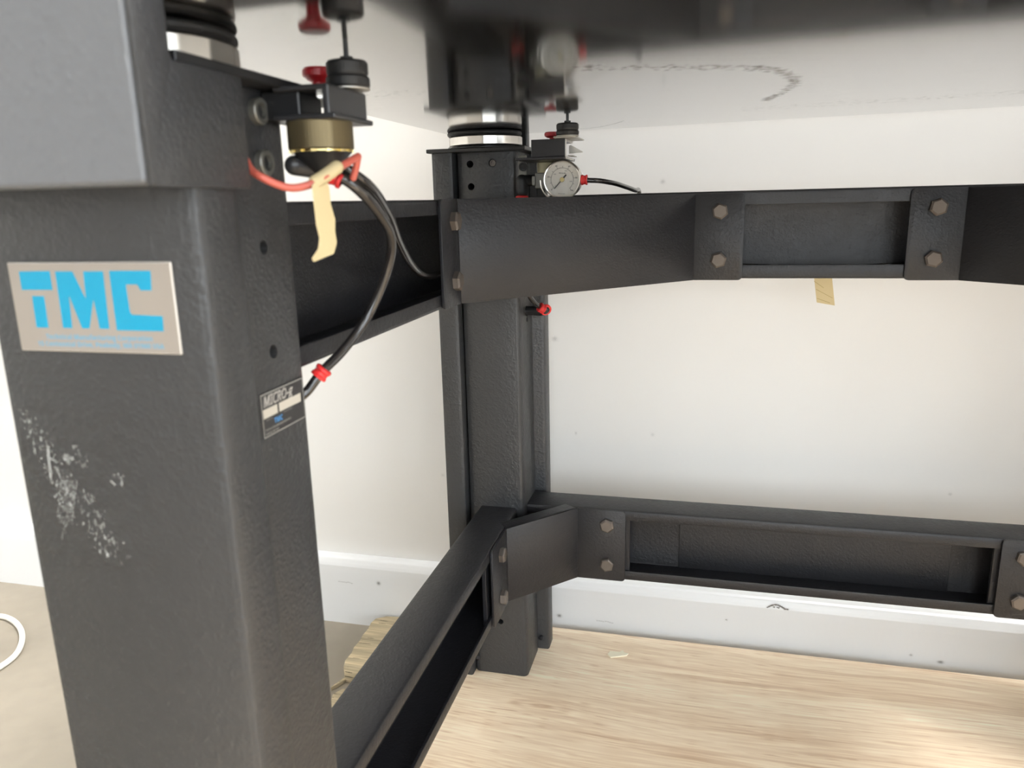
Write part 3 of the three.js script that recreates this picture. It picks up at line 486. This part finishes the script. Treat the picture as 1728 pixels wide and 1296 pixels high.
// ---------------------------------------------------------------- small loose things
{
  const t = thing('tape_strip', 'yellow masking tape hanging below the upper rear rail', 'tape', [0.118, -0.114, -0.8605]);
  const g = ext(poly([[0.1070, -0.080], [0.1246, -0.080], [0.1300, -0.1140], [0.1120, -0.1109]], 0.0004), 0.0004).translate(0, 0, -0.8605);
  part(t, 'tail', smooth(g), M.tape);
  part(t, 'creases', merge([[0.108, -0.0885, -0.62, 0.012], [0.1105, -0.097, -0.5, 0.019], [0.112, -0.1065, -0.35, 0.014]].map(([x, y, a, l]) => plain(new THREE.BoxGeometry(l, 0.0005, 0.0003).translate(l / 2, 0, 0).rotateZ(a).translate(x, y, -0.8600)))), new THREE.MeshPhysicalMaterial({ color: new THREE.Color(0.45, 0.34, 0.15), roughness: 0.9 }), 'darker crease lines');
  part(t, 'wrapped_end', merge([box(0.108, 0.1250, -0.0810, 0.0046, -0.8606, -0.8601, 0.0001), box(0.1085, 0.1250, 0.0046, 0.0050, -0.8606, -0.8400, 0.0001)]), M.tape);
  const s = thing('paper_scrap', 'small cream scrap of tape lying on the oak board', 'scrap', [-0.0948, LAM, -0.8697]);
  part(s, 'scrap', extY([[-0.1070, -0.8665], [-0.1045, -0.8735], [-0.0925, -0.8745], [-0.0890, -0.8790], [-0.0870, -0.8745], [-0.0815, -0.8735], [-0.0835, -0.8690], [-0.1025, -0.8610]], 0.0004, LAM, LAM + 0.0016), M.scrap);
  const c = thing('cable', 'white cable looping on the grey floor at the left', 'cable', [-0.93, FLOOR, -0.75]);
  const y = FLOOR + 0.0042;
  part(c, 'cord', tube([[-1.35, y, -0.70], [-1.16, y, -0.79], [-1.0807, y, -0.8169], [-1.0321, y, -0.8341], [-1.0048, y, -0.8293], [-0.9681, y, -0.81], [-0.9364, y, -0.7814], [-0.9169, y, -0.7509], [-0.9138, y, -0.7245], [-0.9218, y, -0.6786], [-0.96, y, -0.58], [-1.05, y, -0.42], [-1.12, y, -0.2]], 0.0040, 160, 12), M.whiteCable);
}
// chips, specks and smudges on skirting and wall
{
  const d = []; seed = 31;
  for (let i = 0; i < 24; i++) d.push([0.1 + 0.8 * i / 23, 0.35 + 0.4 * Math.sin(Math.PI * Math.min(1, i / 20)), 3.5 + 2 * rnd(), 0.95, 1.3, 1]);
  for (let i = 0; i < 9; i++) d.push([0.3 + 0.3 * rnd(), 0.35 + 0.25 * rnd(), 3.5, 0.95]);
  const m = shade(new THREE.Mesh(new THREE.PlaneGeometry(0.03, 0.012).translate(0.0993, -0.5065 + K, WALL + 0.0184), decal(strokes(128, 64, d), [0.1, 0.075, 0.05]))); m.name = 'paint_chip'; skirting.add(m);
  const e = [];
  for (let i = 0; i < 13; i++) e.push([rnd(), rnd(), 1 + 1.2 * rnd(), 0.3 + 0.5 * rnd(), 1 + 1.5 * rnd() * rnd(), 1 + rnd()]);
  for (let i = 0; i < 4; i++) { const u = rnd(), v = 0.3 + 0.6 * rnd(); for (let k = 0; k < 8; k++) e.push([u + 0.0022 * k, v - 0.004 * k * (rnd() - 0.4), 0.9, 0.4, 2, 0.8]); }
  const s = shade(new THREE.Mesh(new THREE.PlaneGeometry(1.3, 0.075).translate(-0.25, -0.56 + K, WALL + 0.0183), decal(strokes(1536, 96, e), [0.12, 0.1, 0.09]))); s.name = 'specks'; skirting.add(s);
  const w = [];
  for (let i = 0; i < 22; i++) w.push([0.115 + 0.012 * rnd() - 0.006, 0.38 + 0.016 * rnd(), 3 + 3 * rnd(), 0.10, 1.6, 0.8]);
  for (let i = 0; i < 30; i++) w.push([rnd(), rnd(), 0.8 + 0.8 * rnd(), 0.12 + 0.2 * rnd(), 1 + rnd(), 1 + rnd()]);
  const p = shade(new THREE.Mesh(new THREE.PlaneGeometry(1.3, 0.75).translate(-0.1, -0.12 + K, WALL + 0.0004), decal(strokes(1024, 600, w), [0.2, 0.18, 0.17]))); p.name = 'smudges'; wallBack.add(p);
}

renderer.render(scene, camera);
